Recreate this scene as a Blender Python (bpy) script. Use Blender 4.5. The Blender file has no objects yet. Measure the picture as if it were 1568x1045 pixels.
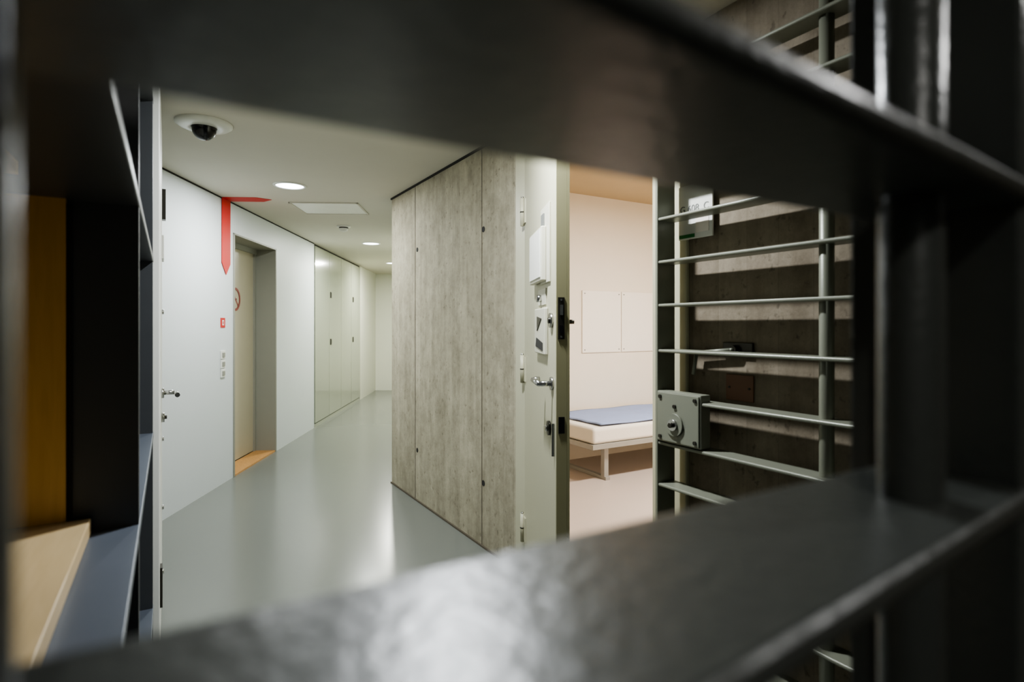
import bpy, bmesh, math, random
from mathutils import Matrix, Vector
random.seed(4)
sc = bpy.context.scene
COL = sc.collection
H = 2.5
EYE = 1.376
try:
    sc.view_settings.look = 'AgX - Medium High Contrast'
except Exception:
    pass

# ------------------------------------------------------------ materials
def lin(c):
    r = []
    for v in c:
        v /= 255.0
        r.append(v/12.92 if v <= 0.04045 else ((v+0.055)/1.055)**2.4)
    return (r[0], r[1], r[2], 1)

def mat(name, c, rough=0.5, metal=0.0, var=0.08, scale=6.0, bump=0.0, bscale=60, coat=0.0, spec=0.5, stretch=(1,1,1), rvar=0.0):
    m = bpy.data.materials.new(name); m.use_nodes = True
    nt = m.node_tree; N = nt.nodes; L = nt.links
    b = N['Principled BSDF']
    b.inputs['Roughness'].default_value = rough
    b.inputs['Metallic'].default_value = metal
    b.inputs['Coat Weight'].default_value = coat
    b.inputs['Specular IOR Level'].default_value = spec
    g = N.new('ShaderNodeNewGeometry')
    mp = N.new('ShaderNodeMapping'); mp.inputs['Scale'].default_value = stretch
    L.new(g.outputs['Position'], mp.inputs['Vector'])
    n = N.new('ShaderNodeTexNoise'); n.inputs['Scale'].default_value = scale; n.inputs['Detail'].default_value = 6
    L.new(mp.outputs['Vector'], n.inputs['Vector'])
    mix = N.new('ShaderNodeMix'); mix.data_type = 'RGBA'
    c0 = lin(c)
    mix.inputs[6].default_value = tuple(v*(1-var) for v in c0[:3])+(1,)
    mix.inputs[7].default_value = tuple(min(1, v*(1+var)) for v in c0[:3])+(1,)
    L.new(n.outputs['Fac'], mix.inputs[0]); L.new(mix.outputs[2], b.inputs['Base Color'])
    if rvar:
        mr = N.new('ShaderNodeMapRange'); mr.inputs['To Min'].default_value = rough-rvar; mr.inputs['To Max'].default_value = rough+rvar
        L.new(n.outputs['Fac'], mr.inputs['Value']); L.new(mr.outputs['Result'], b.inputs['Roughness'])
    if bump:
        n2 = N.new('ShaderNodeTexNoise'); n2.inputs['Scale'].default_value = bscale; n2.inputs['Detail'].default_value = 4
        L.new(mp.outputs['Vector'], n2.inputs['Vector'])
        bp = N.new('ShaderNodeBump'); bp.inputs['Strength'].default_value = bump; bp.inputs['Distance'].default_value = 0.004
        L.new(n2.outputs['Fac'], bp.inputs['Height']); L.new(bp.outputs['Normal'], b.inputs['Normal'])
    return m

def emis(name, c, s):
    m = bpy.data.materials.new(name); m.use_nodes = True
    b = m.node_tree.nodes['Principled BSDF']
    b.inputs['Base Color'].default_value = lin(c)
    b.inputs['Emission Color'].default_value = lin(c); b.inputs['Emission Strength'].default_value = s
    return m

def concrete(name, ca, cb, dark, grain=0.6, poros=0.45):
    m = bpy.data.materials.new(name); m.use_nodes = True
    nt = m.node_tree; N = nt.nodes; L = nt.links
    b = N['Principled BSDF']; b.inputs['Roughness'].default_value = 0.78
    b.inputs['Specular IOR Level'].default_value = 0.3
    g = N.new('ShaderNodeNewGeometry'); sx = N.new('ShaderNodeSeparateXYZ'); L.new(g.outputs['Position'], sx.inputs[0])
    ad = N.new('ShaderNodeMath'); ad.operation = 'ADD'; L.new(sx.outputs['X'], ad.inputs[0]); L.new(sx.outputs['Y'], ad.inputs[1])
    dv = N.new('ShaderNodeMath'); dv.operation = 'DIVIDE'; L.new(ad.outputs[0], dv.inputs[0]); dv.inputs[1].default_value = 0.118
    fl = N.new('ShaderNodeMath'); fl.operation = 'FLOOR'; L.new(dv.outputs[0], fl.inputs[0])
    fr = N.new('ShaderNodeMath'); fr.operation = 'FRACT'; L.new(dv.outputs[0], fr.inputs[0])
    wn = N.new('ShaderNodeTexWhiteNoise'); wn.noise_dimensions = '1D'; L.new(fl.outputs[0], wn.inputs['W'])
    mix = N.new('ShaderNodeMix'); mix.data_type = 'RGBA'; mix.inputs[6].default_value = lin(ca); mix.inputs[7].default_value = lin(cb)
    mp = N.new('ShaderNodeMapping'); mp.inputs['Scale'].default_value = (10, 10, 1.4); L.new(g.outputs['Position'], mp.inputs['Vector'])
    n1 = N.new('ShaderNodeTexNoise'); n1.inputs['Scale'].default_value = 1.6; n1.inputs['Detail'].default_value = 6; n1.inputs['Distortion'].default_value = 0.3
    n1.inputs['Roughness'].default_value = 0.6
    L.new(mp.outputs[0], n1.inputs['Vector'])
    n4 = N.new('ShaderNodeTexNoise'); n4.inputs['Scale'].default_value = 10; n4.inputs['Detail'].default_value = 11; n4.inputs['Roughness'].default_value = 0.8
    mp4 = N.new('ShaderNodeMapping'); mp4.inputs['Scale'].default_value = (1, 1, 0.85); L.new(g.outputs['Position'], mp4.inputs['Vector']); L.new(mp4.outputs[0], n4.inputs['Vector'])
    av = N.new('ShaderNodeMath'); av.operation = 'MULTIPLY_ADD'; L.new(n1.outputs['Fac'], av.inputs[0]); av.inputs[1].default_value = 0.45; L.new(n4.outputs['Fac'], av.inputs[2])
    mr1 = N.new('ShaderNodeMapRange'); mr1.inputs['From Min'].default_value = 0.48; mr1.inputs['From Max'].default_value = 0.96
    mr1.inputs['To Max'].default_value = grain; mr1.inputs['To Min'].default_value = 0.0
    L.new(av.outputs[0], mr1.inputs['Value'])
    cmb = N.new('ShaderNodeMath'); cmb.operation = 'MULTIPLY_ADD'; L.new(wn.outputs['Value'], cmb.inputs[0]); cmb.inputs[1].default_value = 0.28
    L.new(mr1.outputs['Result'], cmb.inputs[2])
    L.new(cmb.outputs[0], mix.inputs[0])
    mp2 = N.new('ShaderNodeMapping'); mp2.inputs['Scale'].default_value = (1.2, 1.2, 1.0); L.new(g.outputs['Position'], mp2.inputs['Vector'])
    n2 = N.new('ShaderNodeTexNoise'); n2.inputs['Scale'].default_value = 30; n2.inputs['Detail'].default_value = 5; L.new(mp2.outputs[0], n2.inputs['Vector'])
    cr = N.new('ShaderNodeValToRGB'); cr.color_ramp.elements[0].position = 0.29; cr.color_ramp.elements[0].color = (0.35, 0.33, 0.30, 1)
    cr.color_ramp.elements[1].position = 0.37; cr.color_ramp.elements[1].color = (1, 1, 1, 1)
    L.new(n2.outputs['Fac'], cr.inputs[0])
    mul = N.new('ShaderNodeMix'); mul.data_type = 'RGBA'; mul.blend_type = 'MULTIPLY'; mul.inputs[0].default_value = poros
    L.new(mix.outputs[2], mul.inputs[6]); L.new(cr.outputs[0], mul.inputs[7])
    jr = N.new('ShaderNodeMapRange'); jr.inputs['From Min'].default_value = 0.0; jr.inputs['From Max'].default_value = 0.035
    jr.inputs['To Min'].default_value = 1.0; jr.inputs['To Max'].default_value = 0.0; L.new(fr.outputs[0], jr.inputs['Value'])
    jm = N.new('ShaderNodeMath'); jm.operation = 'MULTIPLY'; L.new(jr.outputs[0], jm.inputs[0]); jm.inputs[1].default_value = 0.25
    m3 = N.new('ShaderNodeMix'); m3.data_type = 'RGBA'; L.new(jm.outputs[0], m3.inputs[0]); L.new(mul.outputs[2], m3.inputs[6]); m3.inputs[7].default_value = lin(dark)
    n3 = N.new('ShaderNodeTexNoise'); n3.inputs['Scale'].default_value = 2.6; n3.inputs['Detail'].default_value = 4; L.new(g.outputs['Position'], n3.inputs['Vector'])
    cr3 = N.new('ShaderNodeValToRGB'); cr3.color_ramp.elements[0].position = 0.3; cr3.color_ramp.elements[0].color = (0.72, 0.71, 0.68, 1); cr3.color_ramp.elements[1].position = 0.65
    L.new(n3.outputs['Fac'], cr3.inputs[0])
    m4 = N.new('ShaderNodeMix'); m4.data_type = 'RGBA'; m4.blend_type = 'MULTIPLY'; m4.inputs[0].default_value = 0.6
    L.new(m3.outputs[2], m4.inputs[6]); L.new(cr3.outputs[0], m4.inputs[7])
    L.new(m4.outputs[2], b.inputs['Base Color'])
    bp = N.new('ShaderNodeBump'); bp.inputs['Strength'].default_value = 0.6; bp.inputs['Distance'].default_value = 0.003
    sm = N.new('ShaderNodeMath'); sm.operation = 'ADD'; L.new(n4.outputs['Fac'], sm.inputs[0]); L.new(n2.outputs['Fac'], sm.inputs[1])
    L.new(sm.outputs[0], bp.inputs['Height']); L.new(bp.outputs['Normal'], b.inputs['Normal'])
    return m

def wood(name, ca, cb, rough=0.45):
    m = bpy.data.materials.new(name); m.use_nodes = True
    nt = m.node_tree; N = nt.nodes; L = nt.links
    b = N['Principled BSDF']; b.inputs['Roughness'].default_value = rough
    g = N.new('ShaderNodeNewGeometry'); mp = N.new('ShaderNodeMapping'); mp.inputs['Scale'].default_value = (30, 3, 3)
    L.new(g.outputs['Position'], mp.inputs['Vector'])
    n = N.new('ShaderNodeTexNoise'); n.inputs['Scale'].default_value = 2.5; n.inputs['Detail'].default_value = 8; n.inputs['Distortion'].default_value = 1
    L.new(mp.outputs[0], n.inputs['Vector'])
    mix = N.new('ShaderNodeMix'); mix.data_type = 'RGBA'; mix.inputs[6].default_value = lin(ca); mix.inputs[7].default_value = lin(cb)
    L.new(n.outputs['Fac'], mix.inputs[0]); L.new(mix.outputs[2], b.inputs['Base Color'])
    return m

M = dict(
 conc = concrete('board_formed_concrete', (132,126,108), (198,191,168), (84,76,62), 0.75, 0.5),
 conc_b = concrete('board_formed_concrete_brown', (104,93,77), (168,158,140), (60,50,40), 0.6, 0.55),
 floor = mat('grey_linoleum', (117,120,114), 0.22, var=0.02, scale=2),
 cfloor = mat('cell_linoleum', (192,177,166), 0.4, var=0.02),
 ceil = mat('ceiling_plaster', (203,199,185), 0.8, var=0.02),
 hatch = mat('ceiling_hatch_white', (226,226,218), 0.4, var=0.02),
 ccl = mat('cell_ceiling_ochre', (190,168,132), 0.7, var=0.05),
 wwall = mat('white_wall_paint', (212,217,217), 0.45, var=0.02, scale=3, bump=0.05, bscale=120),
 wwall2 = mat('ivory_wall_paint', (220,221,208), 0.45, var=0.02, scale=3),
 cwall = mat('cell_cream_wall', (234,223,206), 0.55, var=0.02, bump=0.04, bscale=100),
 board = mat('cell_pin_board', (242,234,222), 0.2, var=0.01),
 steel = mat('dark_painted_steel', (68,71,68), 0.31, metal=0.0, var=0.1, scale=9, bump=0.2, bscale=130, rvar=0.03, spec=0.36),
 steel_d = mat('dark_steel_cabinet', (70,72,74), 0.4, metal=0.1, var=0.12, bump=0.04, bscale=150),
 steel_b = mat('blue_grey_steel_shelf', (84,90,99), 0.4, metal=0.1, var=0.1),
 gate = mat('grey_gate_paint', (130,132,118), 0.38, metal=0.15, var=0.08, bump=0.05, bscale=150),
 door = mat('pale_olive_door_paint', (186,183,158), 0.38, var=0.03, scale=4),
 dedge = mat('olive_door_edge', (160,156,122), 0.4, var=0.06),
 white = mat('white_enamel', (224,224,216), 0.35, var=0.02),
 cream = mat('light_olive_housing', (204,202,184), 0.35, var=0.02),
 black = mat('black_plastic', (18,18,20), 0.2, var=0.1),
 chrome = mat('brushed_steel', (190,190,188), 0.22, metal=1.0, var=0.05),
 iron = mat('dark_lock_metal', (70,68,62), 0.35, metal=0.8, var=0.1),
 sage = mat('sage_cabinet_lacquer', (160,165,148), 0.14, var=0.03, scale=2, coat=0.5),
 groove = mat('shadow_gap', (40,38,34), 0.8),
 gap = mat('concrete_joint', (92,84,70), 0.8),
 reveal = mat('grey_door_frame', (146,146,134), 0.45, var=0.04),
 lobby = mat('lobby_wall_paint', (150,150,146), 0.6, var=0.04),
 lift = mat('beige_door_leaf', (184,176,152), 0.4, var=0.04),
 red = mat('red_marking', (196,32,26), 0.5, var=0.03),
 rim = mat('sign_rim_brown_red', (140,66,56), 0.5, var=0.03),
 green = mat('green_marking', (40,120,60), 0.5),
 sill = wood('oak_threshold', (178,128,74), (206,160,102)),
 woody = wood('yellow_plywood', (200,156,72), (226,184,102), 0.35),
 woodl = wood('light_birch_board', (176,154,114), (196,174,136), 0.4),
 matt = mat('mattress_cream', (230,222,210), 0.75, var=0.03, bump=0.2, bscale=40),
 blue = mat('blue_blanket', (150,164,200), 0.9, var=0.06, bump=0.5, bscale=300),
 bedst = mat('bed_steel', (160,158,152), 0.4, metal=0.3),
 rust = mat('rust_plate', (120,88,66), 0.6, var=0.1),
 text = mat('sign_text', (110,112,108), 0.6),
 lamp = emis('lamp_diffuser', (240,246,255), 9.0),
)

# ------------------------------------------------------------ builder
class Obj:
    def __init__(self, name, F=None):
        self.name = name; self.bm = bmesh.new(); self.mats = []; self.F = F or Matrix.Identity(4)
    def mi(self, m):
        m = M[m]
        if m not in self.mats: self.mats.append(m)
        return self.mats.index(m)
    def _fin(self, verts, m, smooth=False, F=None):
        F = F or self.F
        faces = set()
        for v in verts:
            v.co = F @ v.co
        for v in verts:
            for f in v.link_faces: faces.add(f)
        k = self.mi(m)
        for f in faces: f.material_index = k; f.smooth = smooth
        bmesh.ops.recalc_face_normals(self.bm, faces=list(faces))
        return list(faces)
    def box(self, x0,x1,y0,y1,z0,z1,m,bev=0.0,seg=2,warp=None,smooth=False):
        r = bmesh.ops.create_cube(self.bm, size=1.0)
        vs = r['verts']
        for v in vs:
            v.co = Vector(((x0+x1)/2+v.co.x*(x1-x0), (y0+y1)/2+v.co.y*(y1-y0), (z0+z1)/2+v.co.z*(z1-z0)))
            if warp: v.co = warp(v.co)
        if bev:
            es = set(e for v in vs for e in v.link_edges)
            rb = bmesh.ops.bevel(self.bm, geom=list(es), offset=bev, segments=seg, profile=0.5, affect='EDGES')
            vs = list(set(v for f in rb['faces'] for v in f.verts) | set(v for v in vs if v.is_valid))
            allv = set(vs); st = list(vs)
            while st:
                v = st.pop()
                for e in v.link_edges:
                    o = e.other_vert(v)
                    if o not in allv: allv.add(o); st.append(o)
            vs = list(allv)
        self._fin(vs, m, smooth); return self
    def cyl(self, p0, p1, r, m, seg=28, r2=None):
        p0 = Vector(p0); p1 = Vector(p1); d = p1-p0
        q = d.to_track_quat('Z', 'Y').to_matrix().to_4x4()
        res = bmesh.ops.create_cone(self.bm, cap_ends=True, segments=seg, radius1=r, radius2=r if r2 is None else r2, depth=d.length)
        T = Matrix.Translation((p0+p1)/2) @ q
        for v in res['verts']: v.co = T @ v.co
        fs = self._fin(res['verts'], m, True)
        for f in fs:
            if len(f.verts) > 4: f.smooth = False
        return self
    def lathe(self, c, prof, m, seg=40):
        rings = []
        for (r, z) in prof:
            if r < 1e-5: rings.append([self.bm.verts.new((c[0], c[1], c[2]+z))])
            else: rings.append([self.bm.verts.new((c[0]+r*math.cos(2*math.pi*i/seg), c[1]+r*math.sin(2*math.pi*i/seg), c[2]+z)) for i in range(seg)])
        for a, b in zip(rings, rings[1:]):
            for i in range(seg):
                j = (i+1) % seg
                if len(a) == 1 and len(b) == 1: continue
                if len(a) == 1: self.bm.faces.new((a[0], b[j], b[i]))
                elif len(b) == 1: self.bm.faces.new((a[i], a[j], b[0]))
                else: self.bm.faces.new((a[i], a[j], b[j], b[i]))
        self._fin([v for r in rings for v in r], m, True); return self
    def tube(self, pts, r, m, seg=14):
        for a, b in zip(pts, pts[1:]): self.cyl(a, b, r, m, seg)
        for p in pts[1:-1]:
            res = bmesh.ops.create_uvsphere(self.bm, u_segments=seg, v_segments=8, radius=r)
            for v in res['verts']: v.co = v.co + Vector(p)
            self._fin(res['verts'], m, True)
        return self
    def prism(self, pts, a, m):
        a = Vector(a)
        lo = [self.bm.verts.new(Vector(p)) for p in pts]; hi = [self.bm.verts.new(Vector(p)+a) for p in pts]
        self.bm.faces.new(lo); self.bm.faces.new(hi[::-1])
        n = len(pts)
        for i in range(n): self.bm.faces.new((lo[i], lo[(i+1)%n], hi[(i+1)%n], hi[i]))
        self._fin(lo+hi, m); return self
    def done(self, bevel=0.0, parent=None):
        me = bpy.data.meshes.new(self.name)
        xs = [v.co for v in self.bm.verts]
        mn = Vector((min(v.x for v in xs), min(v.y for v in xs), min(v.z for v in xs)))
        mx = Vector((max(v.x for v in xs), max(v.y for v in xs), max(v.z for v in xs)))
        c = (mn+mx)/2
        for v in self.bm.verts: v.co -= c
        self.bm.to_mesh(me); self.bm.free()
        for m in self.mats: me.materials.append(m)
        o = bpy.data.objects.new(self.name, me); o.location = c; COL.objects.link(o)
        return o

# frame of the long corridor (u along left wall, v towards the corridor)
ux, uy = 0.4637, 0.8858
FL = Matrix(((ux, uy, 0, -0.0344), (uy, -ux, 0, 4.776), (0, 0, 1, 0), (0, 0, 0, 1)))
def L2W(u, v, z): return FL @ Vector((u, v, z))

# ------------------------------------------------------------ shell
Obj('floor').box(-3.2, 7.5, -2.6, 13.4, -0.1, 0, 'floor').done()
Obj('floor_cell').box(1.70, 5.5, 1.0, 4.78, -0.001, 0.004, 'cfloor').done()
o = Obj('ceiling')
o.box(-3.2, 1.70, -2.6, 4.90, H, H+0.08, 'ceil')
o.box(-3.2, 7.5, 4.90, 13.4, H, H+0.08, 'ceil')
o.done()
Obj('ceiling_cell').box(1.94, 5.5, 1.0, 4.78, 2.75, 2.85, 'ccl').done()

o = Obj('wall_left', FL)
o.box(-2.35, 1.156, -0.3, 0, 0, H, 'wwall')
o.box(1.156, 2.267, -0.3, 0, 2.23, H, 'wwall')
o.box(1.156, 2.267, -0.34, -0.265, 0, 2.23, 'reveal')
o.box(2.267, 3.716, -0.3, 0, 0, H, 'wwall')
o.box(3.716, 6.674, -0.34, -0.05, 0, H, 'groove')
o.box(6.674, 8.3, -0.3, 0, 0, H, 'wwall2')
o.done()
Obj('wall_end', FL).box(8.3, 8.5, -0.3, 4.2, 0, H, 'wwall2').done()
Obj('wall_corridor_right', FL).box(1.0, 8.3, 1.48, 1.60, 0, H, 'wwall2').done()
o = Obj('trim_shadow_gap', FL)
o.box(-2.3, 3.7, -0.001, 0.004, H-0.012, H, 'groove')
o.done()

o = Obj('wall_concrete')
o.box(1.682, 1.93, 2.766, 4.884, 0, 2.85, 'conc')
o.box(1.682, 1.93, 1.52, 2.766, 2.42, 2.85, 'conc')
o.done()
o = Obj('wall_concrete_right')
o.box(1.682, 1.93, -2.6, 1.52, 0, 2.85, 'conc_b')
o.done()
o = Obj('trim_concrete_joints')
for d in (4.323, 3.19):
    o.box(1.6795, 1.683, d-0.002, d+0.002, 0.0, H, 'gap')
o.box(1.672, 1.683, 2.77, 4.89, H-0.014, H, 'groove')
for d, z in ((4.28, 1.98), (4.28, 0.40), (3.17, 1.98), (3.17, 0.40)):
    o.cyl((1.684, d, z), (1.6795, d, z), 0.018, 'groove', 18)
o.done()
Obj('baseboard_concrete').box(1.672, 1.682, 2.77, 4.89, 0, 0.012, 'gap').done()

Obj('wall_cell_side').box(1.93, 5.6, 4.78, 4.88, 0, 2.75, 'cwall').done()
Obj('wall_cell_back').box(5.5, 5.6, 0.9, 4.78, 0, 2.75, 'cwall').done()
Obj('wall_cell_near').box(1.93, 5.5, 0.9, 1.0, 0, 2.75, 'cwall').done()
# camera-side lobby
Obj('wall_lobby_back').box(-3.2, 1.682, -2.7, -2.6, 0, H, 'lobby').done()
Obj('wall_lobby_left').box(-0.62, -0.52, -2.6, 2.60, 0, H, 'lobby').done()
Obj('wall_partition').box(-1.25, -0.09, 2.60, 2.66, 0, H, 'steel_d').done()

# ------------------------------------------------------------ cell door frame
o = Obj('trim_cell_door_frame')
o.box(1.668, 1.95, 2.65, 2.764, 0, 2.415, 'door', 0.004)
o.box(1.668, 1.95, 1.523, 1.70, 0, 2.415, 'door', 0.004)
o.box(1.668, 1.95, 1.70, 2.65, 2.35, 2.415, 'door', 0.004)
o.box(1.73, 1.78, 2.62, 2.65, 0, 2.35, 'dedge')
o.done()

# ------------------------------------------------------------ cell door leaf
e = Vector((-0.405, -0.914)); n = Vector((-0.914, 0.405))
FD = Matrix(((e.x, n.x, 0, 1.655), (e.y, n.y, 0, 2.645), (0, 0, 1, 0), (0, 0, 0, 1)))
W = 0.864
o = Obj('cell_door', FD)
o.box(0.0, W, -0.045, 0, 0.015, 2.33, 'door', 0.003)
o.box(W-0.001, W+0.003, -0.044, -0.002, 0.02, 2.325, 'dedge')
o.box(W-0.02, W+0.004, -0.055, -0.045, 0.02, 2.33, 'dedge')
o.box(W+0.002, W+0.006, -0.034, -0.008, 1.325, 1.49, 'iron')
o.box(W+0.005, W+0.009, -0.027, -0.015, 1.35, 1.38, 'black')
o.box(W+0.005, W+0.012, -0.027, -0.015, 1.42, 1.46, 'chrome')
o.box(W+0.002, W+0.006, -0.034, -0.010, 0.955, 1.02, 'black')
for z in (1.335, 1.48): o.cyl((W+0.005, -0.021, z), (W+0.008, -0.021, z), 0.004, 'chrome', 10)
o.cyl((W-0.03, -0.045, 1.394), (W-0.03, -0.08, 1.394), 0.009, 'iron', 16)
o.box(0.56, 0.76, 0.0, 0.008, 1.56, 1.89, 'cream', 0.002)
o.box(0.38, 0.70, 0.008, 0.030, 1.57, 1.80, 'cream', 0.004)
o.box(0.40, 0.68, 0.028, 0.034, 1.585, 1.79, 'white', 0.001)
o.box(0.60, 0.66, 0.008, 0.014, 1.80, 1.86, 'text')
o.cyl((0.55, 0, 1.50), (0.55, 0.025, 1.50), 0.016, 'chrome')
o.box(0.47, 0.66, 0.0, 0.004, 1.47, 1.54, 'cream', 0.001)
o.box(0.44, 0.70, 0.0, 0.016, 1.255, 1.455, 'cream', 0.004)
o.prism([(0.48, 0.0165, 1.285), (0.66, 0.0165, 1.27), (0.66, 0.0165, 1.305), (0.50, 0.0165, 1.325)], (0, 0.002, 0), 'groove')
o.prism([(0.52, 0.0165, 1.355), (0.63, 0.0165, 1.41), (0.52, 0.0165, 1.42)], (0, 0.003, 0), 'iron')
o.cyl((0.79, 0, 1.40), (0.79, 0.012, 1.40), 0.03, 'chrome')
o.cyl((0.79, 0.01, 1.40), (0.79, 0.018, 1.40), 0.012, 'iron')
o.cyl((0.80, 0, 1.145), (0.80, 0.010, 1.145), 0.027, 'chrome')
o.tube([(0.80, 0.008, 1.145), (0.80, 0.058, 1.145), (0.66, 0.058, 1.148), (0.655, 0.03, 1.15)], 0.011, 'chrome')
o.cyl((0.74, 0, 0.955), (0.74, 0.010, 0.955), 0.03, 'iron')
o.cyl((0.74, 0.009, 0.955), (0.74, 0.02, 0.955), 0.012, 'chrome')
o.box(0.835, 0.845, 0.0, 0.012, 0.86, 0.99, 'chrome')
for z in (0.21, 1.07, 1.92):
    o.cyl((-0.005, 0.012, z), (-0.005, 0.012, z+0.15), 0.011, 'door', 18)
    o.box(-0.005, 0.05, 0.0, 0.006, z+0.01, z+0.14, 'door')
    o.cyl((-0.005, 0.012, z+0.072), (-0.005, 0.012, z+0.078), 0.0125, 'iron', 18)
    o.cyl((-0.005, 0.012, z+0.15), (-0.005, 0.012, z+0.158), 0.008, 'chrome', 14)
o.done()

# ------------------------------------------------------------ barred gates (same construction)
def rod_plate(o, s0, s1, d0, d1, z0, z1, m, warp=None):
    o.box(s0, s1, d0, d1, z0, z1, m, min(0.0052, (z1-z0)*0.44), 4, warp)

o = Obj('barred_gate')
for z in (0.13, 0.295, 0.46, 0.625, 0.79, 0.945, 1.108, 1.285, 1.453, 1.613, 1.772, 1.935, 2.10, 2.26):
    rod_plate(o, 1.556, 1.640, 0.60, 1.56, z-0.006, z+0.006, 'gate')
o.box(1.553, 1.643, 1.555, 1.567, 0.04, 2.36, 'gate', 0.002)
o.box(1.553, 1.643, 0.59, 0.60, 0.04, 2.36, 'gate', 0.002)
o.cyl((1.600, 0.945, 0.04), (1.600, 0.945, 2.36), 0.020, 'gate')
o.box(1.552, 1.60, 1.352, 1.556, 0.955, 1.14, 'gate', 0.004)
o.box(1.547, 1.553, 1.358, 1.550, 0.96, 1.135, 'gate', 0.002)
for d in (1.373, 1.535):
    for z in (0.975, 1.12):
        o.cyl((1.548, d, z), (1.542, d, z), 0.007, 'iron', 12)
o.cyl((1.548, 1.465, 1.025), (1.539, 1.465, 1.025), 0.040, 'gate')
o.cyl((1.540, 1.465, 1.025), (1.531, 1.465, 1.025), 0.020, 'chrome')
o.cyl((1.532, 1.465, 1.025), (1.520, 1.465, 1.025), 0.009, 'iron')
o.cyl((1.548, 1.465, 1.09), (1.541, 1.465, 1.09), 0.007, 'iron', 12)
for z in (0.3, 2.0):
    o.box(1.64, 1.6815, 0.60, 0.66, z, z+0.04, 'gate')
o.done()

o = Obj('gate_latch_handle')
o.box(1.672, 1.6818, 1.24, 1.36, 1.27, 1.32, 'iron', 0.002)
o.cyl((1.672, 1.31, 1.295), (1.655, 1.31, 1.295), 0.016, 'iron')
o.tube([(1.66, 1.31, 1.295), (1.653, 1.31, 1.295), (1.653, 1.46, 1.28), (1.653, 1.475, 1.20)], 0.007, 'gate')
o.done()
o = Obj('wall_cover_plate')
o.box(1.676, 1.6818, 1.24, 1.35, 1.12, 1.21, 'rust', 0.002)
for d in (1.255, 1.335): o.cyl((1.677, d, 1.165), (1.673, d, 1.165), 0.004, 'iron', 10)
o.done()

# foreground gate through which we look
o = Obj('security_gate')
zs = [(1.447, 1.459), (1.270, 1.282)]
for k in range(1, 6): zs.append((1.447+0.17*k, 1.459+0.17*k))
for k in range(1, 8): zs.append((1.270-0.17*k, 1.282-0.17*k))
def taper(c):
    return Vector((c.x, 0.089+0.095*c.x, c.z)) if c.y < 0.15 else c
for z0, z1 in zs:
    rod_plate(o, -0.30, 0.46, 0.095, 0.212, z0, z1, 'steel', taper)
for s in (-0.044, 0.351):
    o.cyl((s, 0.160, 0.03), (s, 0.160, 2.42), 0.0158, 'steel', 40)
o.box(0.422, 0.434, 0.135, 0.213, 0.03, 2.42, 'steel', 0.002)
o.box(0.427, 1.67, 0.213, 0.235, 0.03, 2.42, 'steel', 0.002)
o.box(-0.52, 0.45, 0.11, 0.20, 2.42, 2.495, 'steel')
o.box(0.45, 1.675, 0.11, 0.235, 2.42, 2.495, 'steel')
o.done()

# ------------------------------------------------------------ left steel shelving with wooden lining
o = Obj('steel_shelving')
def shelf(z0, z1, m='steel_b'): o.box(-0.515, -0.05, 0.30, 2.58, z0, z1, m, 0.002)
shelf(0.956, 0.976); shelf(1.6185, 1.6385, 'steel_d'); shelf(0.30, 0.32); shelf(2.22, 2.24, 'steel_d')
o.box(-0.515, -0.052, 1.385, 1.41, 0.0, 2.45, 'steel_d', 0.001)
o.box(-0.515, -0.052, 2.54, 2.58, 0.0, 2.45, 'steel_d', 0.001)
o.box(-0.17, -0.16, 1.378, 1.386, 0.99, 1.61, 'groove')
o.box(-0.515, -0.168, 1.370, 1.385, 1.006, 1.6185, 'woody')
o.box(-0.515, -0.19, 0.45, 1.10, 1.600, 1.6185, 'woody')
o.box(-0.505, -0.129, 0.33, 1.370, 0.976, 1.006, 'woodl', 0.002)
o.done()
o = Obj('trim_door_jamb')
o.box(-0.09, -0.056, 2.585, 2.66, 0, H, 'steel_d', 0.002)
o.done()

# corridor door, standing open
o = Obj('corridor_door')
o.box(-0.080, -0.031, 2.665, 3.60, 0.01, 2.40, 'white', 0.003)
o.box(-0.032, -0.014, 3.545, 3.60, 1.94, 2.10, 'iron')
o.box(-0.032, -0.022, 2.72, 2.775, 0.24, 0.40, 'iron')
o.box(-0.032, -0.022, 3.42, 3.60, 1.72, 1.84, 'white', 0.002)
for z in (0.12, 0.45, 0.80, 1.45): o.cyl((-0.032, 3.45, z), (-0.022, 3.45, z), 0.012, 'chrome', 14)
o.cyl((-0.032, 3.30, 1.05), (-0.020, 3.30, 1.05), 0.026, 'chrome')
o.tube([(-0.03, 3.30, 1.05), (0.030, 3.30, 1.05), (0.035, 3.16, 1.05)], 0.011, 'chrome')
o.cyl((-0.032, 3.30, 0.93), (-0.018, 3.30, 0.93), 0.024, 'chrome')
o.cyl((-0.018, 3.30, 0.93), (-0.008, 3.30, 0.93), 0.009, 'iron')
o.done()

# ------------------------------------------------------------ corridor left wall details
o = Obj('door_1', FL)
o.box(1.158, 1.186, -0.262, 0.006, 0, 2.228, 'reveal', 0.002)
o.box(2.237, 2.265, -0.262, 0.006, 0, 2.228, 'reveal', 0.002)
o.box(1.158, 2.265, -0.262, 0.006, 2.212, 2.228, 'reveal', 0.002)
o.box(1.20, 2.215, -0.258, -0.225, 0.02, 2.20, 'lift', 0.002)
o.box(1.186, 2.237, -0.262, -0.20, 2.16, 2.215, 'reveal')
o.box(2.20, 2.237, -0.262, -0.205, 0.0, 2.215, 'reveal')
o.box(1.186, 2.237, -0.22, 0.0, 0.0, 0.016, 'sill')
o.box(1.695, 1.700, -0.2255, -0.223, 0.02, 2.20, 'groove')
d1 = o.done()
o = Obj('prohibition_sign', FL)
cu, cz = 1.74, 1.65
def ringpts(r): return [(cu+r*math.cos(2*math.pi*i/36), cz+r*math.sin(2*math.pi*i/36)) for i in range(36)]
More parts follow.
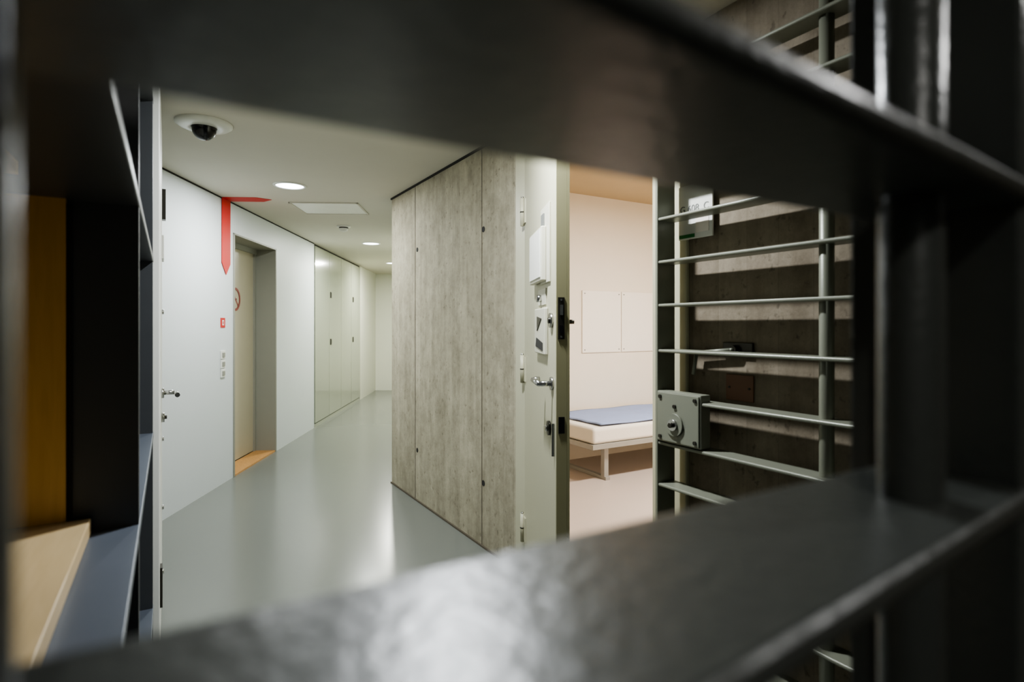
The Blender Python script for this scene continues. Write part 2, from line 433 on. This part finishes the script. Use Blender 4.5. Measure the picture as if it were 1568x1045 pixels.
o.cyl((cu, -0.2245, cz), (cu, -0.2215, cz), 0.075, 'lift', 36)
Ro, Ri = ringpts(0.118), ringpts(0.095)
for i in range(36):
    j = (i+1) % 36
    o.prism([(Ro[i][0], -0.2245, Ro[i][1]), (Ro[j][0], -0.2245, Ro[j][1]), (Ri[j][0], -0.2245, Ri[j][1]), (Ri[i][0], -0.2245, Ri[i][1])], (0, 0.005, 0), 'rim')
o.prism([(cu-0.070, -0.2215, cz+0.058), (cu-0.058, -0.2215, cz+0.070), (cu+0.070, -0.2215, cz-0.058), (cu+0.058, -0.2215, cz-0.070)], (0, 0.003, 0), 'rim')
o.box(cu-0.04, cu+0.03, -0.2222, -0.2205, cz-0.008, cz+0.008, 'black')
ps = o.done(); ps.parent = d1; ps.matrix_parent_inverse = Matrix.Translation(-d1.location)
o = Obj('red_arrow_marking', FL)
o.prism([(0.915, 0.0045, H-0.001), (1.085, 0.0045, H-0.001), (1.085, 0.0045, 1.93), (1.0, 0.0045, 1.83), (0.915, 0.0045, 1.93)], (0, 0.003, 0), 'red')
o.prism([(0.915, 0.004, H-0.0035), (1.085, 0.004, H-0.0035), (1.085, 0.30, H-0.0035), (1.0, 0.40, H-0.0035), (0.915, 0.30, H-0.0035)], (0, 0, 0.003), 'red')
o.done()
o = Obj('fire_equipment_sign', FL)
o.box(0.90, 0.985, 0.0, 0.004, 1.365, 1.45, 'red')
o.box(0.925, 0.960, 0.004, 0.0055, 1.385, 1.43, 'white')
o.box(0.935, 0.950, 0.0055, 0.0065, 1.395, 1.42, 'red')
o.done()
o = Obj('light_switch_panel', FL)
for z in (0.93, 1.01, 1.09):
    o.box(0.895, 0.98, 0.0, 0.010, z, z+0.075, 'white', 0.003)
    o.box(0.915, 0.96, 0.010, 0.016, z+0.018, z+0.057, 'reveal', 0.002)
o.done()

o = Obj('wall_cabinet', FL)
u0, u1 = 3.716, 6.674
bw = (u1-u0-0.02)/4
o.box(u0, u1, -0.05, -0.012, 0, H-0.002, 'groove')
for i in range(4):
    a = u0+0.01+i*bw
    o.box(a+0.006, a+bw-0.006, -0.012, 0.010, 0.06, H-0.03, 'sage', 0.002)
o.box(u0, u1, -0.012, 0.004, 0.0, 0.05, 'sage')
for a in (u0+0.01+bw+0.06, u0+0.01+3*bw+0.10):
    for z in (1.10, 1.80):
        o.box(a, a+0.05, 0.010, 0.020, z, z+0.09, 'iron', 0.002)
o.done()

# ------------------------------------------------------------ ceiling objects
def downlight(u, v, w, nm='recessed_downlight', world=None, col=(0.93, 0.97, 1.0), r=0.105):
    p = Vector(world) if world else L2W(u, v, H)
    o = Obj(nm)
    o.lathe((p.x, p.y, H), [(r+0.022, 0.0), (r+0.022, -0.005), (r+0.004, -0.010), (r, -0.004), (r, 0.0)], 'white')
    o.lathe((p.x, p.y, H), [(r, -0.003), (0, -0.003)], 'lamp')
    ob = o.done()
    l = bpy.data.lights.new(nm+'_light', 'AREA'); l.shape = 'DISK'; l.size = 2*r*0.95; l.energy = w; l.color = col
    lo = bpy.data.objects.new(nm+'_light', l); lo.location = (p.x, p.y, H-0.012); COL.objects.link(lo)
    lo.parent = ob; lo.matrix_parent_inverse = Matrix.Translation(-ob.location)
    return ob
downlight(0.465, 0.73, 42, col=(0.94, 0.98, 1.0))
downlight(3.67, 0.77, 42, col=(0.97, 1.0, 0.94))
downlight(6.1, 0.69, 62, col=(1.0, 1.0, 0.89))
downlight(0, 0, 58, world=(0.886, 1.916, H), col=(0.92, 0.96, 1.0), r=0.055)

p = L2W(-0.94, 0.72, H)
o = Obj('dome_security_camera')
o.lathe((p.x, p.y, H), [(0.145, 0), (0.145, -0.008), (0.125, -0.022), (0.075, -0.030), (0.070, -0.026), (0.0, -0.026)], 'white')
o.lathe((p.x, p.y, H-0.026), [(0.066, 0.0)] + [(0.062*math.cos(t*math.pi/16), -0.006-0.062*math.sin(t*math.pi/16)) for t in range(0, 8)] + [(0, -0.068)], 'black')
o.done()
p = L2W(2.32, 0.72, H)
o = Obj('smoke_detector')
o.lathe((p.x, p.y, H), [(0.075, 0), (0.075, -0.014), (0.05, -0.018), (0.05, -0.026), (0.042, -0.055), (0.02, -0.065), (0, -0.065)], 'white')
o.lathe((p.x, p.y, H), [(0.051, -0.0185), (0.051, -0.030)], 'black')
o.done()
o = Obj('ceiling_access_hatch', FL)
o.box(1.10, 1.60, 0.53, 1.12, H-0.005, H-0.0005, 'hatch', 0.001)
for a, b, c, d in ((1.085, 1.10, 0.515, 1.135), (1.60, 1.615, 0.515, 1.135), (1.085, 1.615, 0.515, 0.53), (1.085, 1.615, 1.12, 1.135)):
    o.box(a, b, c, d, H-0.010, H-0.0005, 'ceil')
o.done()

# ------------------------------------------------------------ cell interior
o = Obj('prison_bed')
s0, s1, d0, d1_ = 3.15, 5.15, 3.92, 4.77
o.box(s0, s1, d0, d1_, 0.30, 0.345, 'bedst', 0.003)
for s in (3.36, 4.90):
    o.box(s-0.025, s+0.025, 3.99, 4.04, 0.03, 0.30, 'bedst', 0.004)
    o.box(s-0.025, s+0.025, 4.66, 4.71, 0.03, 0.30, 'bedst', 0.004)
    o.box(s-0.025, s+0.025, 3.97, 4.73, 0.004, 0.035, 'bedst', 0.003)
o.box(s0+0.01, s1-0.01, d0+0.005, d1_-0.01, 0.345, 0.49, 'matt', 0.03, 4)
o.done()
bm = bmesh.new()
nx, ny = 40, 20
g = []
for i in range(nx+1):
    row = []
    for j in range(ny+1):
        x = 3.27+1.80*i/nx; y = 3.955+0.78*j/ny
        z = 0.499+0.004*math.sin(x*9+y*4)+0.003*math.sin(y*23+x*3)
        row.append(bm.verts.new((x-4.17, y-4.345, z-0.5)))
    g.append(row)
for i in range(nx):
    for j in range(ny):
        f = bm.faces.new((g[i][j], g[i+1][j], g[i+1][j+1], g[i][j+1])); f.smooth = True
me = bpy.data.meshes.new('blanket'); bm.to_mesh(me); bm.free(); me.materials.append(M['blue'])
ob = bpy.data.objects.new('blanket', me); ob.location = (4.17, 4.345, 0.5); COL.objects.link(ob)
sd = ob.modifiers.new('t', 'SOLIDIFY'); sd.thickness = 0.012; sd.offset = 1

o = Obj('pin_board')
for a, b in ((3.69, 4.215), (4.225, 4.75), (4.76, 5.28)):
    o.box(a, b, 4.764, 4.7798, 1.10, 1.75, 'board', 0.002)
    for x in (a+0.03, b-0.03):
        for z in (1.13, 1.72): o.cyl((x, 4.765, z), (x, 4.760, z), 0.006, 'text', 10)
o.done()

# sign fixed on the door frame / wall behind the gate
o = Obj('door_number_sign')
o.box(1.660, 1.6675, 1.395, 1.552, 1.70, 1.90, 'white', 0.001)
o.box(1.6585, 1.661, 1.41, 1.47, 1.72, 1.775, 'board')
o.box(1.6585, 1.661, 1.475, 1.548, 1.705, 1.718, 'green')
for d in (1.41, 1.50):
    o.cyl((1.667, d, 1.80), (1.6815, d, 1.80), 0.006, 'iron', 12)
o.done()
cu_ = bpy.data.curves.new('sign_text', 'FONT'); cu_.body = 'G 608  C'; cu_.size = 0.036; cu_.extrude = 0.0005
t = bpy.data.objects.new('sign_lettering', cu_); t.location = (1.6592, 1.545, 1.80); t.rotation_euler = (math.pi/2, 0, -math.pi/2)
cu_.materials.append(M['text']); COL.objects.link(t)
sgn = bpy.data.objects['door_number_sign']; t.parent = sgn; t.matrix_parent_inverse = Matrix.Translation(-sgn.location)

# unseen ceiling luminaire added to light the cell
o = Obj('cell_fill_lamp')
o.box(3.3, 4.5, 2.4, 2.7, 2.69, 2.75, 'white', 0.006)
o.box(3.32, 4.48, 2.42, 2.68, 2.686, 2.691, 'lamp')
cl = o.done()
l = bpy.data.lights.new('cell_fill_light', 'AREA'); l.shape = 'RECTANGLE'; l.size = 1.15; l.size_y = 0.25; l.energy = 125; l.color = (1.0, 0.965, 0.91)
lo = bpy.data.objects.new('cell_fill_light', l); lo.location = (3.9, 2.55, 2.68); COL.objects.link(lo)
lo.parent = cl; lo.matrix_parent_inverse = Matrix.Translation(-cl.location)

# unseen lobby lamp, added as fill for the near steel and shelving
downlight(0, 0, 10, world=(-0.15, -1.0, H), col=(1.0, 0.97, 0.92))
# unseen wall lamp added to put a highlight on the gate's near edge
o = Obj('added_highlight_lamp')
lc = Vector((1.682, -0.10, 2.22))
o.cyl((1.6818, lc.y, lc.z), (1.650, lc.y, lc.z), 0.085, 'steel_d', 40)
o.cyl((1.651, lc.y, lc.z), (1.628, lc.y, lc.z), 0.075, 'white', 40, 0.066)
o.cyl((1.6285, lc.y, lc.z), (1.624, lc.y, lc.z), 0.062, 'lamp', 40, 0.055)
wl = o.done()
l = bpy.data.lights.new('added_highlight_light', 'AREA'); l.shape = 'DISK'; l.size = 0.09; l.energy = 4.5; l.color = (1.0, 0.99, 0.97)
lo = bpy.data.objects.new('added_highlight_light', l); lo.location = (1.619, lc.y, lc.z); lo.rotation_euler = (0, math.pi/2, 0); COL.objects.link(lo)
lo.parent = wl; lo.matrix_parent_inverse = Matrix.Translation(-wl.location)

# ------------------------------------------------------------ world + camera
w = bpy.data.worlds.new('World'); sc.world = w; w.use_nodes = True
w.node_tree.nodes['Background'].inputs[0].default_value = (0.02, 0.02, 0.022, 1)
cam = bpy.data.cameras.new('Camera'); co = bpy.data.objects.new('Camera', cam); COL.objects.link(co)
co.location = (0, 0, EYE)
co.rotation_euler = (math.pi/2, 0, -math.atan2(0.5117, 0.859))
cam.sensor_width = 36; cam.lens = 36*882/1568
cam.shift_y = -22.5/1568
cam.clip_start = 0.01
cam.dof.use_dof = True; cam.dof.focus_distance = 3.6; cam.dof.aperture_fstop = 3.2
sc.camera = co
